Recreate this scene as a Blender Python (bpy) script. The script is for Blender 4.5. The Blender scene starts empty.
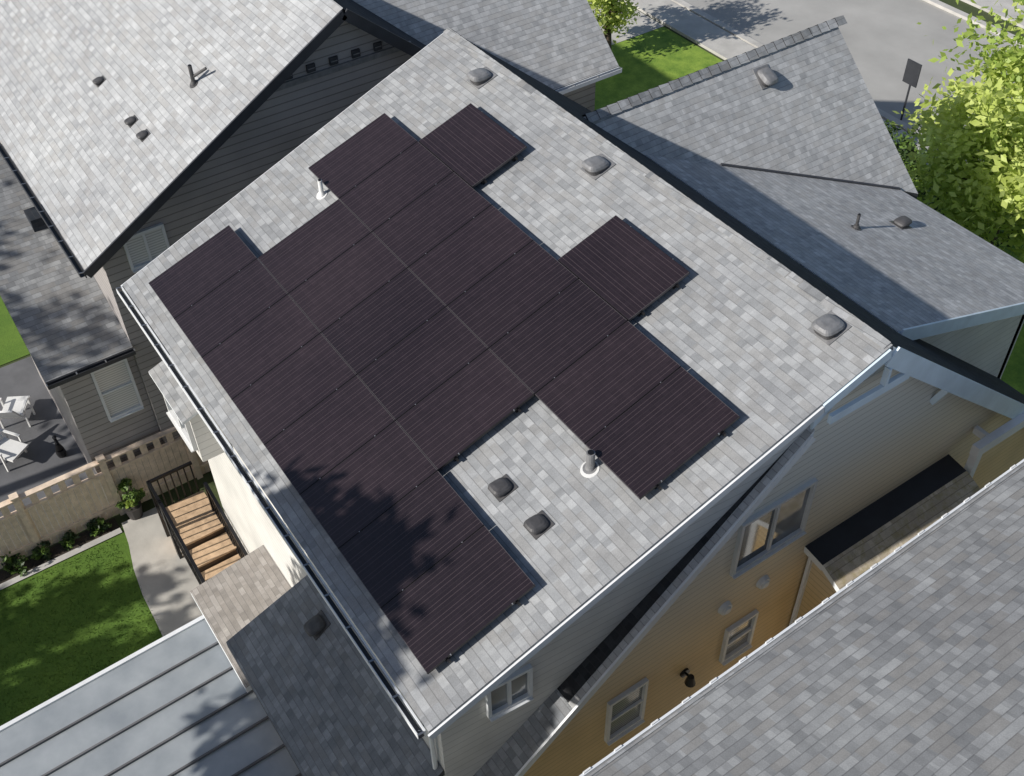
import bpy, math, random
from mathutils import Vector, Matrix
random.seed(7)
sc = bpy.context.scene; COL = sc.collection
V = Vector
# ------------------------------------------------------------------ camera and frames
F = 1100.0; CX, CY = 512.0, 388.0
a1 = V((303.7/F, 307.8/F, -.2909)); a2 = V((231.9/F, -181.1/F, .0403))
PA = 1.15
Z0 = 8*PA/a1.length
PB = a2.length*Z0/3
ax = a1.normalized(); au = (a2-ax*ax.dot(a2)).normalized(); an = ax.cross(au)
AL = math.radians(18.43)
ay = au*math.cos(AL)-an*math.sin(AL); az = au*math.sin(AL)+an*math.cos(AL)
P0 = V((0, 0, 8.0))
pc = V(((148-CX)/F, (283-CY)/F, 1))*Z0
CAM = P0-V((pc.dot(ax), pc.dot(ay), pc.dot(az)))
def ray(px, py):
    d = V(((px-CX)/F, (py-CY)/F, 1)); return V((d.dot(ax), d.dot(ay), d.dot(az)))
def hit(px, py, p, n):
    d = ray(px, py); return CAM+d*((V(p)-CAM).dot(V(n))/d.dot(V(n)))
def hz(px, py, z=0): return hit(px, py, (0, 0, z), (0, 0, 1))
def hx(px, py, x): return hit(px, py, (x, 0, 0), (1, 0, 0))
def hy(px, py, y): return hit(px, py, (0, y, 0), (0, 1, 0))
cd = bpy.data.cameras.new('camera'); cam = bpy.data.objects.new('camera', cd); COL.objects.link(cam)
R = Matrix(((ax.x, -ax.y, -ax.z), (ay.x, -ay.y, -ay.z), (az.x, -az.y, -az.z)))
cam.matrix_world = Matrix.Translation(CAM) @ R.to_4x4()
cd.sensor_width = 36; cd.lens = F/1024*36; cd.clip_end = 2000; cd.clip_start = .1
sc.camera = cam
# ------------------------------------------------------------------ light
S = V((-.075, -.83, .53)).normalized()
sd = bpy.data.lights.new('sun', 'SUN'); so = bpy.data.objects.new('sun', sd); COL.objects.link(so)
sd.energy = 5.0; sd.angle = math.radians(.6); sd.color = (1, .955, .885)
so.rotation_euler = S.to_track_quat('Z', 'Y').to_euler(); so.location = (0, -20, 40)
w = bpy.data.worlds.new('World'); sc.world = w; w.use_nodes = True
nt = w.node_tree; bg = nt.nodes['Background']; sk = nt.nodes.new('ShaderNodeTexSky')
sk.sky_type = 'NISHITA'; sk.sun_disc = False; sk.sun_elevation = math.asin(S.z); sk.sun_rotation = math.atan2(S.x, S.y)
nt.links.new(sk.outputs[0], bg.inputs[0]); bg.inputs[1].default_value = .09
sc.view_settings.view_transform = 'Standard'; sc.view_settings.look = 'None'; sc.view_settings.exposure = 0
# ------------------------------------------------------------------ materials
class NT:
    def __init__(s, name):
        s.m = bpy.data.materials.new(name); s.m.use_nodes = True; s.t = s.m.node_tree; s.b = s.t.nodes['Principled BSDF']
    def n(s, ty, ins=None, **kw):
        o = s.t.nodes.new('ShaderNode'+ty)
        for k, v in kw.items(): setattr(o, k, v)
        for k, v in (ins or {}).items():
            if isinstance(v, bpy.types.NodeSocket): s.t.links.new(v, o.inputs[k])
            else: o.inputs[k].default_value = v
        return o
    def l(s, a, b): s.t.links.new(a, b)
    def math(s, op, a, b=0.0, c=0.0):
        return s.n('Math', {0: a, 1: b, 2: c}, operation=op).outputs[0]
    def mix(s, fac, a, b, blend='MIX'):
        o = s.n('Mix', data_type='RGBA', blend_type=blend)
        for k, v in ((0, fac), (6, a), (7, b)):
            if isinstance(v, bpy.types.NodeSocket): s.l(v, o.inputs[k])
            else: o.inputs[k].default_value = v
        return o.outputs[2]
def c4(c): return (c[0], c[1], c[2], 1)
def noise(t, vec, scale, detail=3, rough=.55):
    return t.n('TexNoise', {'Vector': vec, 'Scale': scale, 'Detail': detail, 'Roughness': rough}).outputs[0]
def ramp(t, fac, stops):
    r = t.n('ValToRGB', {0: fac}); e = r.color_ramp.elements
    while len(e) < len(stops): e.new(.5)
    for i, (p, c) in enumerate(stops): e[i].position = p; e[i].color = c4(c)
    return r.outputs[0]
def simple(name, col, rough=.6, metal=0, var=.25, scale=3, bump=0):
    t = NT(name); tc = t.n('TexCoord').outputs['Object']
    n = noise(t, tc, scale, 5)
    lo = [c*(1-var) for c in col]; hi = [c*(1+var) for c in col]
    c = ramp(t, n, [(.3, lo), (.7, hi)]); t.l(c, t.b.inputs['Base Color'])
    t.b.inputs['Roughness'].default_value = rough; t.b.inputs['Metallic'].default_value = metal
    if bump:
        b = t.n('Bump', {'Strength': bump, 'Distance': .02, 'Height': noise(t, tc, scale*8, 4)}); t.l(b.outputs[0], t.b.inputs['Normal'])
    return t.m
def shingle(name, ca, cb, tint, row=.115, wid=.165, moss=None, soft=.55):
    t = NT(name); uv0 = t.n('TexCoord').outputs['UV']
    wob = t.n('VectorMath', {0: t.n('TexNoise', {'Vector': uv0, 'Scale': 1.1, 'Detail': 1}).outputs[1], 1: (.5, .5, .5)}, operation='SUBTRACT').outputs[0]
    wob = t.n('VectorMath', {0: wob, 1: (.03, .03, 0)}, operation='MULTIPLY').outputs[0]
    uv = t.n('VectorMath', {0: uv0, 1: wob}, operation='ADD').outputs[0]
    def brick(wd, off, a, b, sh=0):
        v = t.n('Mapping', {'Vector': uv, 'Location': (sh, 0, 0)}).outputs[0]
        o = t.n('TexBrick', {'Vector': v, 'Color1': c4(a), 'Color2': c4(b), 'Mortar': c4(a), 'Scale': 1.0, 'Mortar Size': 0, 'Bias': 0, 'Brick Width': wd, 'Row Height': row})
        o.offset = off; o.offset_frequency = 2; o.squash = .75; o.squash_frequency = 3
        return o
    b1 = brick(wid, .5, ca, cb)
    b2 = brick(wid*.63, .37, (.89, .89, .893), (1.08, 1.08, 1.08), 13.3)
    b3 = brick(wid*1.45, .41, (0, 0, 0), (1, 1, 1), 5.1)
    c = t.mix(1.0, b1.outputs[0], b2.outputs[0], 'MULTIPLY')
    sel = t.math('GREATER_THAN', b3.outputs[0], .70)
    c = t.mix(t.math('MULTIPLY', sel, soft), c, c4(tint))
    n1 = noise(t, uv, .45, 4); n2 = noise(t, uv, 60, 2, .7); n3 = noise(t, uv, 5, 4, .65)
    c = t.mix(1.0, c, ramp(t, n1, [(.25, (.86, .86, .87)), (.75, (1.10, 1.095, 1.08))]), 'MULTIPLY')
    c = t.mix(1.0, c, ramp(t, n3, [(.25, (.85, .85, .85)), (.75, (1.12, 1.12, 1.12))]), 'MULTIPLY')
    c = t.mix(1.0, c, ramp(t, n2, [(.2, (.82, .82, .82)), (.8, (1.14, 1.14, 1.14))]), 'MULTIPLY')
    if moss: c = t.mix(ramp(t, noise(t, uv, 5, 4, .7), [(.45, (0, 0, 0)), (.65, (.8, .8, .8))]), c, c4(moss))
    sp = t.n('SeparateXYZ', {0: uv}).outputs[1]
    fr = t.math('FRACT', t.math('DIVIDE', sp, row))
    ln = t.math('LESS_THAN', fr, .11)
    lv = t.math('MULTIPLY', t.math('MULTIPLY', ln, .5), b2.outputs[0])
    c = t.mix(t.math('MULTIPLY', lv, .8), c, (.06, .06, .064, 1))
    t.l(c, t.b.inputs['Base Color']); t.b.inputs['Roughness'].default_value = .92
    t.b.inputs['Specular IOR Level'].default_value = .2
    h = t.math('ADD', t.math('MULTIPLY', t.math('SUBTRACT', 1.0, fr), .6), t.math('MULTIPLY', n2, .35))
    h = t.math('ADD', h, t.math('MULTIPLY', b2.outputs[0], 1.5))
    bp = t.n('Bump', {'Strength': .5, 'Distance': .006, 'Height': h}); t.l(bp.outputs[0], t.b.inputs['Normal'])
    return t.m
def siding(name, col, pitch=.15, rough=.55, dirt=.15, top=None, lw=.09, ls=.35):
    t = NT(name); tc = t.n('TexCoord'); uv = tc.outputs['UV']
    sp = t.n('SeparateXYZ', {0: uv}).outputs[1]
    fr = t.math('FRACT', t.math('DIVIDE', sp, pitch))
    ln = t.math('LESS_THAN', fr, lw)
    n = noise(t, uv, .9, 5)
    c = ramp(t, n, [(.3, [x*(1-dirt) for x in col]), (.7, [x*(1+dirt*.6) for x in col])])
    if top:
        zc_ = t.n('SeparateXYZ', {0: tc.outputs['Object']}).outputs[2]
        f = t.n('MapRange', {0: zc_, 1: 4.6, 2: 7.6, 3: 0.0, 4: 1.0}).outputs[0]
        c = t.mix(f, c, c4(top))  # light painted into the siding: colour pales with height
    c = t.mix(t.math('MULTIPLY', ln, ls), c, c4([x*.25 for x in col]))
    t.l(c, t.b.inputs['Base Color']); t.b.inputs['Roughness'].default_value = rough
    bp = t.n('Bump', {'Strength': .7, 'Distance': .012, 'Height': t.math('SUBTRACT', 1.0, fr)}); t.l(bp.outputs[0], t.b.inputs['Normal'])
    return t.m
M = {}
M['sh_main'] = shingle('light_grey_shingle', (.275, .284, .293), (.40, .409, .417), (.30, .297, .292))
M['sh_wing'] = shingle('grey_shingle', (.26, .268, .276), (.40, .407, .415), (.30, .295, .288))
M['sh_front'] = shingle('front_grey_shingle', (.38, .388, .395), (.53, .535, .54), (.41, .405, .398))
M['sh_left'] = shingle('pale_shingle', (.36, .37, .38), (.485, .495, .505), (.36, .355, .35), .13, .22)
M['sh_dark'] = shingle('dark_and_shade_shingle', (.022, .028, .038), (.045, .053, .066), (.036, .04, .05))  # front slopes and cap fronts carry their shade in this near-black colour
M['sh_strip_shade'] = shingle('strip_shade_shingle', (.022, .024, .028), (.05, .053, .058), (.04, .04, .042))  # cheek wall's shade on the steep strip, painted as shingle colour
M['sh_low'] = shingle('low_roof_shingle', (.18, .192, .208), (.29, .304, .322), (.21, .212, .216))
M['sh_fore'] = shingle('mid_grey_shingle', (.205, .212, .22), (.325, .333, .34), (.252, .247, .24), .12, .185, None, .7)
M['sh_tan'] = shingle('brownish_shingle', (.26, .24, .22), (.38, .355, .33), (.30, .275, .25), .10, .2)
M['sh_moss'] = shingle('lit_mossy_tan_shingle', (.52, .46, .36), (.68, .61, .50), (.46, .39, .30), .125, .2, moss=(.34, .29, .15))  # bright tan paints sunlight into the bay roof's outer half, over moss
M['beige'] = siding('beige_siding_light_ramp', (.64, .47, .245), .13, top=(.80, .775, .70), ls=.5)  # golden base and pale top paint the gable's glow into the colour
M['cream'] = siding('cream_siding', (.68, .665, .63), .16)
M['brown'] = siding('slate_taupe_siding', (.38, .355, .345), .17, lw=.14, ls=.6)
M['trim'] = simple('white_trim', (.72, .74, .76), .45, 0, .06)
M['wtrim'] = simple('window_trim', (.66, .66, .65), .5, 0, .06)
M['bluetrim'] = simple('pale_blue_trim', (.66, .77, .86), .45, 0, .08)
M['darktrim'] = simple('dark_trim', (.04, .042, .05), .5, 0, .2)
M['gutter'] = simple('dark_gutter', (.03, .032, .036), .45, 0, .3)
M['soffit'] = simple('soffit', (.35, .36, .38), .7, 0, .1)
M['black'] = simple('black_metal', (.012, .012, .014), .35, .2, .2)
M['bay_shade'] = simple('bay_roof_painted_shade', (.02, .021, .026), .6, 0, .3, 2)  # grey-black stands for the gable wall's shade on the bay roof
M['frame'] = simple('black_anodised_frame', (.018, .014, .017), .4, .2, .15)
M['frame_end'] = simple('worn_frame_edge', (.085, .075, .08), .45, .3, .15)
M['alu'] = simple('aluminium', (.40, .40, .41), .4, .8, .1)
M['ventgrey'] = simple('grey_vent_metal', (.23, .23, .235), .45, .2, .2, 9)
M['ventdark'] = simple('dark_vent', (.07, .068, .07), .55, 0, .3, 9)
M['white'] = simple('white_plastic', (.75, .75, .74), .5, 0, .05)
M['wood'] = simple('weathered_fence_wood', (.78, .63, .49), .8, 0, .18, 6, .4)
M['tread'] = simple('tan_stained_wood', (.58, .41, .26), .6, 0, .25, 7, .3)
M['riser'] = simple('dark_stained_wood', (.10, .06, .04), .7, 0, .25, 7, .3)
M['bark'] = simple('bark', (.10, .075, .055), .9, 0, .4, 5, .8)
M['concrete'] = simple('concrete', (.48, .465, .44), .9, 0, .15, 1.5, .2)
M['palepath'] = simple('pale_concrete', (.48, .46, .42), .9, 0, .12, 2, .15)
M['paveroad'] = simple('pale_asphalt', (.38, .372, .355), .9, 0, .12, .5, .2)  # the asphalt's own light grey
M['patio'] = simple('dark_patio_concrete', (.12, .122, .13), .8, 0, .3, .8, .2)
M['soil'] = simple('soil', (.05, .04, .03), .95, 0, .4, 5, .6)
M['pot'] = simple('dark_pot', (.05, .045, .045), .5)
t = NT('window_glass'); tc = t.n('TexCoord').outputs['Object']
t.l(ramp(t, noise(t, tc, 1.0, 2), [(.35, (.05, .055, .06)), (.65, (.28, .30, .32))]), t.b.inputs['Base Color'])
t.b.inputs['Roughness'].default_value = .06; t.b.inputs['Specular IOR Level'].default_value = 1.0; M['glass'] = t.m
def blindmat(name, a, b_):
    t = NT(name); uv = t.n('TexCoord').outputs['UV']; sp = t.n('SeparateXYZ', {0: uv}).outputs[1]
    fr = t.math('FRACT', t.math('DIVIDE', sp, .06))
    t.l(ramp(t, fr, [(.1, a), (.5, b_)]), t.b.inputs['Base Color'])
    t.b.inputs['Roughness'].default_value = .12; return t.m
M['blind'] = blindmat('blind_glass', (.10, .10, .10), (.30, .31, .31))
M['blind_pale'] = blindmat('pale_blind_glass', (.40, .41, .41), (.70, .71, .70))
t = NT('solar_glass'); uv = t.n('TexCoord').outputs['UV']; s_ = t.n('SeparateXYZ', {0: uv})
def lines(c, pitch, wdt, off=0):
    fr = t.math('FRACT', t.math('DIVIDE', t.math('ADD', c, off), pitch))
    return t.math('LESS_THAN', fr, wdt)
oi = t.n('ObjectInfo').outputs['Random']
geo = t.n('NewGeometry').outputs['Position']
base = ramp(t, noise(t, geo, .35, 3), [(.3, (.0175, .0125, .0165)), (.7, (.0285, .0205, .025))])
base = t.mix(1.0, base, ramp(t, oi, [(0, (.86, .86, .87)), (1, (1.18, 1.15, 1.13))]), 'MULTIPLY')
cellr = t.n('TexBrick', {'Vector': uv, 'Color1': (.9, .9, .9, 1), 'Color2': (1.1, 1.1, 1.1, 1), 'Scale': 1.0, 'Mortar Size': 0, 'Brick Width': .185, 'Row Height': .093}); cellr.offset = 0
base = t.mix(1.0, base, cellr.outputs[0], 'MULTIPLY')
base = t.mix(t.math('MULTIPLY', lines(s_.outputs[0], .0617, .13), .55), base, (.095, .074, .078, 1))
base = t.mix(t.math('MULTIPLY', lines(s_.outputs[0], .185, .045), .55), base, (.008, .007, .008, 1))
base = t.mix(t.math('MULTIPLY', lines(s_.outputs[1], .093, .05), .25), base, (.009, .008, .009, 1))
t.l(base, t.b.inputs['Base Color']); t.b.inputs['Roughness'].default_value = .27
t.b.inputs['Specular IOR Level'].default_value = .4
M['solar'] = t.m
t = NT('pale_metal_roof'); tc = t.n('TexCoord').outputs['Object']
t.l(ramp(t, noise(t, tc, 1.5, 5), [(.3, (.31, .34, .365)), (.7, (.44, .47, .49))]), t.b.inputs['Base Color'])
t.b.inputs['Roughness'].default_value = .4; t.b.inputs['Metallic'].default_value = .3; M['metal'] = t.m
def leafmat(name, c0, c1, sc_=1.2, tl=.3):
    t = NT(name); tc = t.n('TexCoord').outputs['Object']
    n = noise(t, tc, sc_, 3, .7)
    t.l(ramp(t, n, [(.32, c0), (.68, c1)]), t.b.inputs['Base Color']); t.b.inputs['Roughness'].default_value = .5
    if tl:
        tr = t.n('BsdfTranslucent', {'Color': c4([x*1.2 for x in c1])}); mx = t.n('MixShader', {0: tl})
        t.l(t.b.outputs[0], mx.inputs[1]); t.l(tr.outputs[0], mx.inputs[2]); t.l(mx.outputs[0], t.t.nodes['Material Output'].inputs[0])
    return t.m
M['leaf_bright'] = leafmat('bright_leaf', (.40, .49, .10), (.68, .75, .25), 1.2, .35)
M['leaf_lime'] = leafmat('lime_leaf', (.22, .33, .06), (.46, .56, .14), 1.2, .35)
M['leaf_green'] = leafmat('green_leaf', (.05, .10, .02), (.16, .25, .045), 1.2, 0)
M['leaf_dark'] = leafmat('dark_leaf', (.015, .035, .010), (.05, .09, .02), 1.2, 0)
def grassmat(name, c0, c1, sc_=.9):
    t = NT(name); tc = t.n('TexCoord').outputs['Object']
    a = ramp(t, noise(t, tc, sc_, 6, .65), [(.3, c0), (.7, c1)])
    t.l(t.mix(1, a, ramp(t, noise(t, tc, 30, 3, .7), [(.25, (.7, .7, .7)), (.75, (1.2, 1.2, 1.2))]), 'MULTIPLY'), t.b.inputs['Base Color'])
    t.b.inputs['Roughness'].default_value = .9
    bp = t.n('Bump', {'Strength': .4, 'Distance': .02, 'Height': noise(t, tc, 30, 3)}); t.l(bp.outputs[0], t.b.inputs['Normal'])
    return t.m
M['grass'] = grassmat('lawn_grass', (.07, .145, .015), (.115, .20, .024))
M['grass_front'] = grassmat('front_lawn_grass', (.10, .20, .02), (.30, .42, .06), 1.6)
M['ground'] = grassmat('rough_ground', (.035, .055, .018), (.08, .10, .035))
# ------------------------------------------------------------------ builders
W = {}
class MB:
    def __init__(s): s.v = []; s.f = []; s.uv = []; s.m = []; s.mats = []
    def face(s, pts, mat, uv=None):
        pts = [V(p) for p in pts]
        if mat not in s.mats: s.mats.append(mat)
        i0 = len(s.v); s.v += pts; s.f.append(list(range(i0, i0+len(pts)))); s.m.append(s.mats.index(mat))
        if uv is None:
            n = V((0, 0, 0))
            for i in range(len(pts)):
                p, q = pts[i], pts[(i+1) % len(pts)]
                n += V(((p.y-q.y)*(p.z+q.z), (p.z-q.z)*(p.x+q.x), (p.x-q.x)*(p.y+q.y)))
            if n.length < 1e-12: n = V((0, 0, 1))
            n.normalize()
            if abs(n.z) > .999: ua, va = V((1, 0, 0)), V((0, 1, 0))
            else: ua = V((0, 0, 1)).cross(n).normalized(); va = n.cross(ua)
            if va.z < 0: va = -va
            uv = [(p.dot(ua)+50, p.dot(va)+50) for p in pts]
        s.uv += uv
    def prism(s, pts, d, mat, side=None, bottom=None):
        pts = [V(p) for p in pts]; d = V(d); q = [p+d for p in pts]; side = side or mat
        s.face(pts, mat); s.face(q[::-1], bottom or side)
        for i in range(len(pts)):
            j = (i+1) % len(pts); s.face([pts[j], pts[i], q[i], q[j]], side)
    def box(s, a, b, mat):
        x0, y0, z0 = a; x1, y1, z1 = b
        s.prism([(x0, y0, z1), (x1, y0, z1), (x1, y1, z1), (x0, y1, z1)], (0, 0, z0-z1), mat)
    def beam(s, p, q, wd, ht, mat, up=(0, 0, 1)):
        p, q = V(p), V(q); d = (q-p).normalized(); up = V(up)
        sd_ = d.cross(up)
        if sd_.length < 1e-4: sd_ = d.cross(V((1, 0, 0)))
        sd_.normalize(); up = sd_.cross(d).normalized()
        a = [p+sd_*wd/2+up*ht/2, p-sd_*wd/2+up*ht/2, p-sd_*wd/2-up*ht/2, p+sd_*wd/2-up*ht/2]
        s.prism(a, q-p, mat)
    def cyl(s, p, q, r0, r1, mat, n=12, cap=True):
        p, q = V(p), V(q); d = (q-p).normalized(); u = d.orthogonal().normalized(); w_ = d.cross(u)
        A = [p+(u*math.cos(2*math.pi*i/n)+w_*math.sin(2*math.pi*i/n))*r0 for i in range(n)]
        B = [q+(u*math.cos(2*math.pi*i/n)+w_*math.sin(2*math.pi*i/n))*r1 for i in range(n)]
        for i in range(n): j = (i+1) % n; s.face([A[i], A[j], B[j], B[i]], mat)
        if cap: s.face(A[::-1], mat); s.face(B, mat)
    def build(s, name, parent=None, smooth=False, off=None):
        o_ = off if off is not None else (W.get(parent.name, V((0, 0, 0))) if parent else V((0, 0, 0)))
        me = bpy.data.meshes.new(name); me.from_pydata([p-o_ for p in s.v], [], s.f)
        for k in s.mats: me.materials.append(M[k])
        for p, mi in zip(me.polygons, s.m): p.material_index = mi; p.use_smooth = smooth
        ul = me.uv_layers.new(name='UVMap')
        for i, c in enumerate(s.uv): ul.data[i].uv = c
        me.update()
        o = bpy.data.objects.new(name, me); COL.objects.link(o)
        if parent: o.parent = parent
        elif off is not None: o.location = off
        W[o.name] = o_
        return o
def tag(o, label=None, cat=None, group=None, kind=None):
    if label: o['label'] = label
    if cat: o['category'] = cat
    if group: o['group'] = group
    if kind: o['kind'] = kind
    return o
def thing(name, label, cat, loc, group=None):
    o = bpy.data.objects.new(name, None); COL.objects.link(o); o.location = loc; o.empty_display_size = .3
    W[o.name] = V(loc); return tag(o, label, cat, group)
def part(name, parent, fn, smooth=False):
    b = MB(); fn(b); return b.build(name, parent, smooth)
def window(parent, p, q, z0, z1, out, split='v', pane='glass', trim='wtrim', tw=.055):
    p, q, out = V(p), V(q), V(out)
    A = lambda a, z, o: V((0, 0, z))+V((p.x, p.y, 0)).lerp(V((q.x, q.y, 0)), a)+out*o
    f = MB(); L = (q-p).length
    for (a0, zz0, a1_, zz1) in ((0, z0, 0, z1), (1, z0, 1, z1)):
        f.beam(A(a0, zz0-tw/2, .035), A(a1_, zz1+tw/2, .035), tw, .07, trim, out)
    f.beam(A(tw/2/L, z1, .035), A(1-tw/2/L, z1, .035), tw, .07, trim, out)
    f.beam(A(tw/2/L, z0, .035), A(1-tw/2/L, z0, .035), tw, .07, trim, out)
    if split == 'v': f.beam(A(.5, z0+tw/2, .03), A(.5, z1-tw/2, .03), .05, .05, trim, out)
    else: f.beam(A(tw/2/L, (z0+z1)/2, .03), A(1-tw/2/L, (z0+z1)/2, .03), .045, .05, trim, out)
    fo = f.build('window', parent)
    g = MB(); g.face([A(0, z0, .012), A(1, z0, .012), A(1, z1, .012), A(0, z1, .012)], pane); g.build('pane', fo, off=W[fo.name])
    s = MB(); s.beam(A(-.02, z0-tw/2-.015, .06), A(1.02, z0-tw/2-.015, .06), .11, .025, trim); s.build('sill', fo, off=W[fo.name])
    return fo
def winx(parent, x, c, **k):
    P = [hx(u, v, x) for u, v in c]
    return window(parent, (x, (P[0].y+P[3].y)/2, 0), (x, (P[1].y+P[2].y)/2, 0), (P[2].z+P[3].z)/2, (P[0].z+P[1].z)/2, (1, 0, 0), **k)
def box_vent(roof, p, n, up, s=.42, mat='ventgrey', label=None):
    n = V(n).normalized(); up = V(up).normalized(); sd_ = up.cross(n)
    Q = lambda a, b, c: p+sd_*a*s+up*b*s+n*c*s
    b = MB()
    b.prism([Q(-.42, -.42, .04), Q(.42, -.42, .04), Q(.42, .52, .04), Q(-.42, .52, .04)], -n*.02, mat)
    N = 20
    def ring(sc_, h, dy=0):
        r = []
        for i in range(N):
            a = 2*math.pi*i/N; c_, s__ = math.cos(a), math.sin(a); e = .55
            r.append(Q(math.copysign(abs(c_)**e, c_)*.37*sc_, math.copysign(abs(s__)**e, s__)*.42*sc_+dy, h-.12*(math.copysign(abs(s__)**e, s__)*sc_)*(h > .1)))
        return r
    R_ = [ring(.92, .05), ring(.92, .12), ring(1.02, .20, -.02), ring(.94, .28, -.02), ring(.74, .345, -.02), ring(.42, .375, -.01)]
    for k, (lo, hi) in enumerate(zip(R_, R_[1:])):
        for i in range(N): j = (i+1) % N; b.face([lo[i], lo[j], hi[j], hi[i]], 'ventdark' if k == 0 else mat)
    b.face(R_[-1], mat)
    o = b.build('roof_vent', roof)
    if label: o['label'] = label
    return o
def pipe_vent(roof, p, n, h=.32, r=.04, mat='white', label=None):
    b = MB(); p = V(p); n = V(n).normalized()
    b.cyl(p-n*.01, p+n*.012, .11, .10, mat, 16); b.cyl(p+n*.01, p+V((0, 0, .07)), .07, .045, mat, 16); b.cyl(p, p+V((0, 0, h)), r, r, mat, 14)
    b.cyl(p+V((0, 0, h)), p+V((0, 0, h+.015)), r*.7, r*.7, 'black', 12)
    o = b.build('vent_pipe', roof, True)
    if label: o['label'] = label
    return o
# ------------------------------------------------------------------ MAIN HOUSE
TU = V((0, math.cos(AL), math.sin(AL))); TN = V((0, -math.sin(AL), math.cos(AL))); XX = V((1, 0, 0))
RP = P0-TN*.17
rr = lambda px, py: hit(px, py, RP, TN)
A_, B_, C_, D_ = rr(450, 28), rr(890, 345), rr(430, 733), rr(122, 285)
yr = (A_.y+B_.y)/2; zr = RP.z+ (yr-RP.y)*math.tan(AL)
ye = (C_.y+D_.y)/2; ze = RP.z+(ye-RP.y)*math.tan(AL)
xn = (B_.x+C_.x)/2
T40 = math.tan(math.radians(40)); tb = math.tan(AL)
x2 = xn-.05; xw = x2-.20; xc = xn-.56; xs_ = x2-.11
yt_ = rr(825, 402).y
rz_ = lambda y: RP.z+(y-RP.y)*tb
stz = lambda y: zr-T40*abs(y-yr)
main = thing('house', 'large grey shingled house carrying the black solar panels', 'house', (4.5, 6, 0))
b = MB()
b.prism([(D_.x, ye, ze), (xn, ye, ze), (xn, yr, zr), (A_.x, yr, zr)], -TN*.11, 'sh_main', 'sh_main', 'soffit')
roof = b.build('rear_roof', main); roof['label'] = 'broad shallow rear roof slope of pale grey shingles'
b = MB(); x = A_.x
while x < xn-.15:
    L = .22; mt = random.choice(['sh_main', 'sh_main', 'sh_wing', 'sh_fore']); zz = zr+.022; l1 = .007
    p = [V((x, yr-.13, zr-.026+l1)), V((x+L+.03, yr-.13, zr-.026)), V((x+L+.03, yr, zz)), V((x, yr, zz+l1)), V((x, yr+.12, zr-.085+l1)), V((x+L+.03, yr+.12, zr-.085))]
    b.face([p[0], p[1], p[2], p[3]], mt); b.face([p[3], p[2], p[5], p[4]], 'sh_dark'); b.face([p[0], p[3], p[4]], 'darktrim')
    x += L
b.build('ridge_cap', main)
def eave_gutter(b, p, q, out, mat='trim'):
    p, q, out = V(p), V(q), V(out)
    b.beam(p+out*.02+V((0, 0, -.09)), q+out*.02+V((0, 0, -.09)), .02, .16, mat, V((0, 0, 1)))
    b.beam(p+out*.12+V((0, 0, -.06)), q+out*.12+V((0, 0, -.06)), .012, .10, mat, V((0, 0, 1)))
    b.beam(p+out*.075+V((0, 0, -.11)), q+out*.075+V((0, 0, -.11)), .075, .012, 'gutter', V((0, 0, 1)))
    L = (q-p).length; n = int(L/.6)
    for i in range(n+1):
        c = p.lerp(q, i/max(n, 1)); b.beam(c+out*.035+V((0, 0, -.02)), c+out*.125+V((0, 0, -.005)), .025, .010, 'alu')
part('gutter', main, lambda b: eave_gutter(b, (D_.x, ye, ze-.02), (xn-.05, ye, ze-.02), (0, -1, 0)))
b = MB(); b.cyl((xn-.12, ye-.07, ze-.15), (xc-.15, .03, ze-.7), .04, .04, 'trim', 8); b.cyl((xc-.16, .03, ze-.65), (xc-.16, .03, 3.9), .04, .04, 'trim', 8); b.build('downspout', main)
def rake_board(b, p, q, mat, h=.18, t_=.03):
    p, q = V(p), V(q); b.beam(p+V((0, 0, -.115)), q+V((0, 0, -.115)), t_, h, mat)
part('rake_board', main, lambda b: rake_board(b, (xn+.017, ye, ze), (xn+.017, yt_-.01, rz_(yt_-.01)), 'trim', .13))
part('rake_board', main, lambda b: rake_board(b, (xn+.018, yt_, rz_(yt_)), (xn+.018, yr-.02, rz_(yr-.02)), 'bluetrim', .17))
part('rake_board', main, lambda b: rake_board(b, (D_.x-.02, ye, ze), (A_.x-.02, yr, zr), 'trim'))
b = MB(); b.prism([(x2-.03, yt_, stz(yt_)-.03), (x2-.03, yr-.03, zr-.15), (x2-.03, yr-.05, rz_(yr-.05)-.12), (x2-.03, yt_, rz_(yt_)-.12)], (-.04, 0, 0), 'bluetrim'); b.build('rake_panel', main)
yse = yr-(zr-4.1)/T40
ymid = hit(560, 692, (x2, yr, zr), V((0, -T40, 1)).normalized()).y
def strip(name, xa_, xb_, ya__, yb__, mat):
    b = MB(); b.prism([(xa_, ya__, stz(ya__)-.02), (xb_, ya__, stz(ya__)-.02), (xb_, yb__, stz(yb__)-.02), (xa_, yb__, stz(yb__)-.02)], (0, 0, -.13), mat, 'trim', 'soffit'); return b.build(name, main)
strip('steep_roof_strip', xc-.3, xs_, ymid, yt_+.02, 'sh_strip_shade')  # grey roof strip, its shade painted in as near-black
strip('steep_roof_edge', xs_+.002, x2, ymid, yt_+.02, 'sh_front')  # paler copy paints the sunlit outer band of the same strip
strip('steep_roof_foot', xc-.3, x2, yse, ymid-.005, 'sh_low')
yfe = yr+(zr-4.3)/T40
b = MB(); b.prism([(A_.x, yr, zr-.02), (xn, yr, zr-.02), (xn, yfe, 4.28), (A_.x, yfe, 4.28)], (0, 0, -.13), 'sh_dark', 'trim', 'soffit'); fr_ = b.build('front_roof', main)
part('rake_board', main, lambda b: b.beam((x2+.02, yse, 4.0), (x2+.02, yt_, stz(yt_)-.12), .035, .14, 'trim'))
part('rake_board', main, lambda b: b.beam((xn+.02, yr+.03, zr-.20), (xn+.02, yfe, 4.13), .04, .30, 'bluetrim'))
m2 = 2.15
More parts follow.
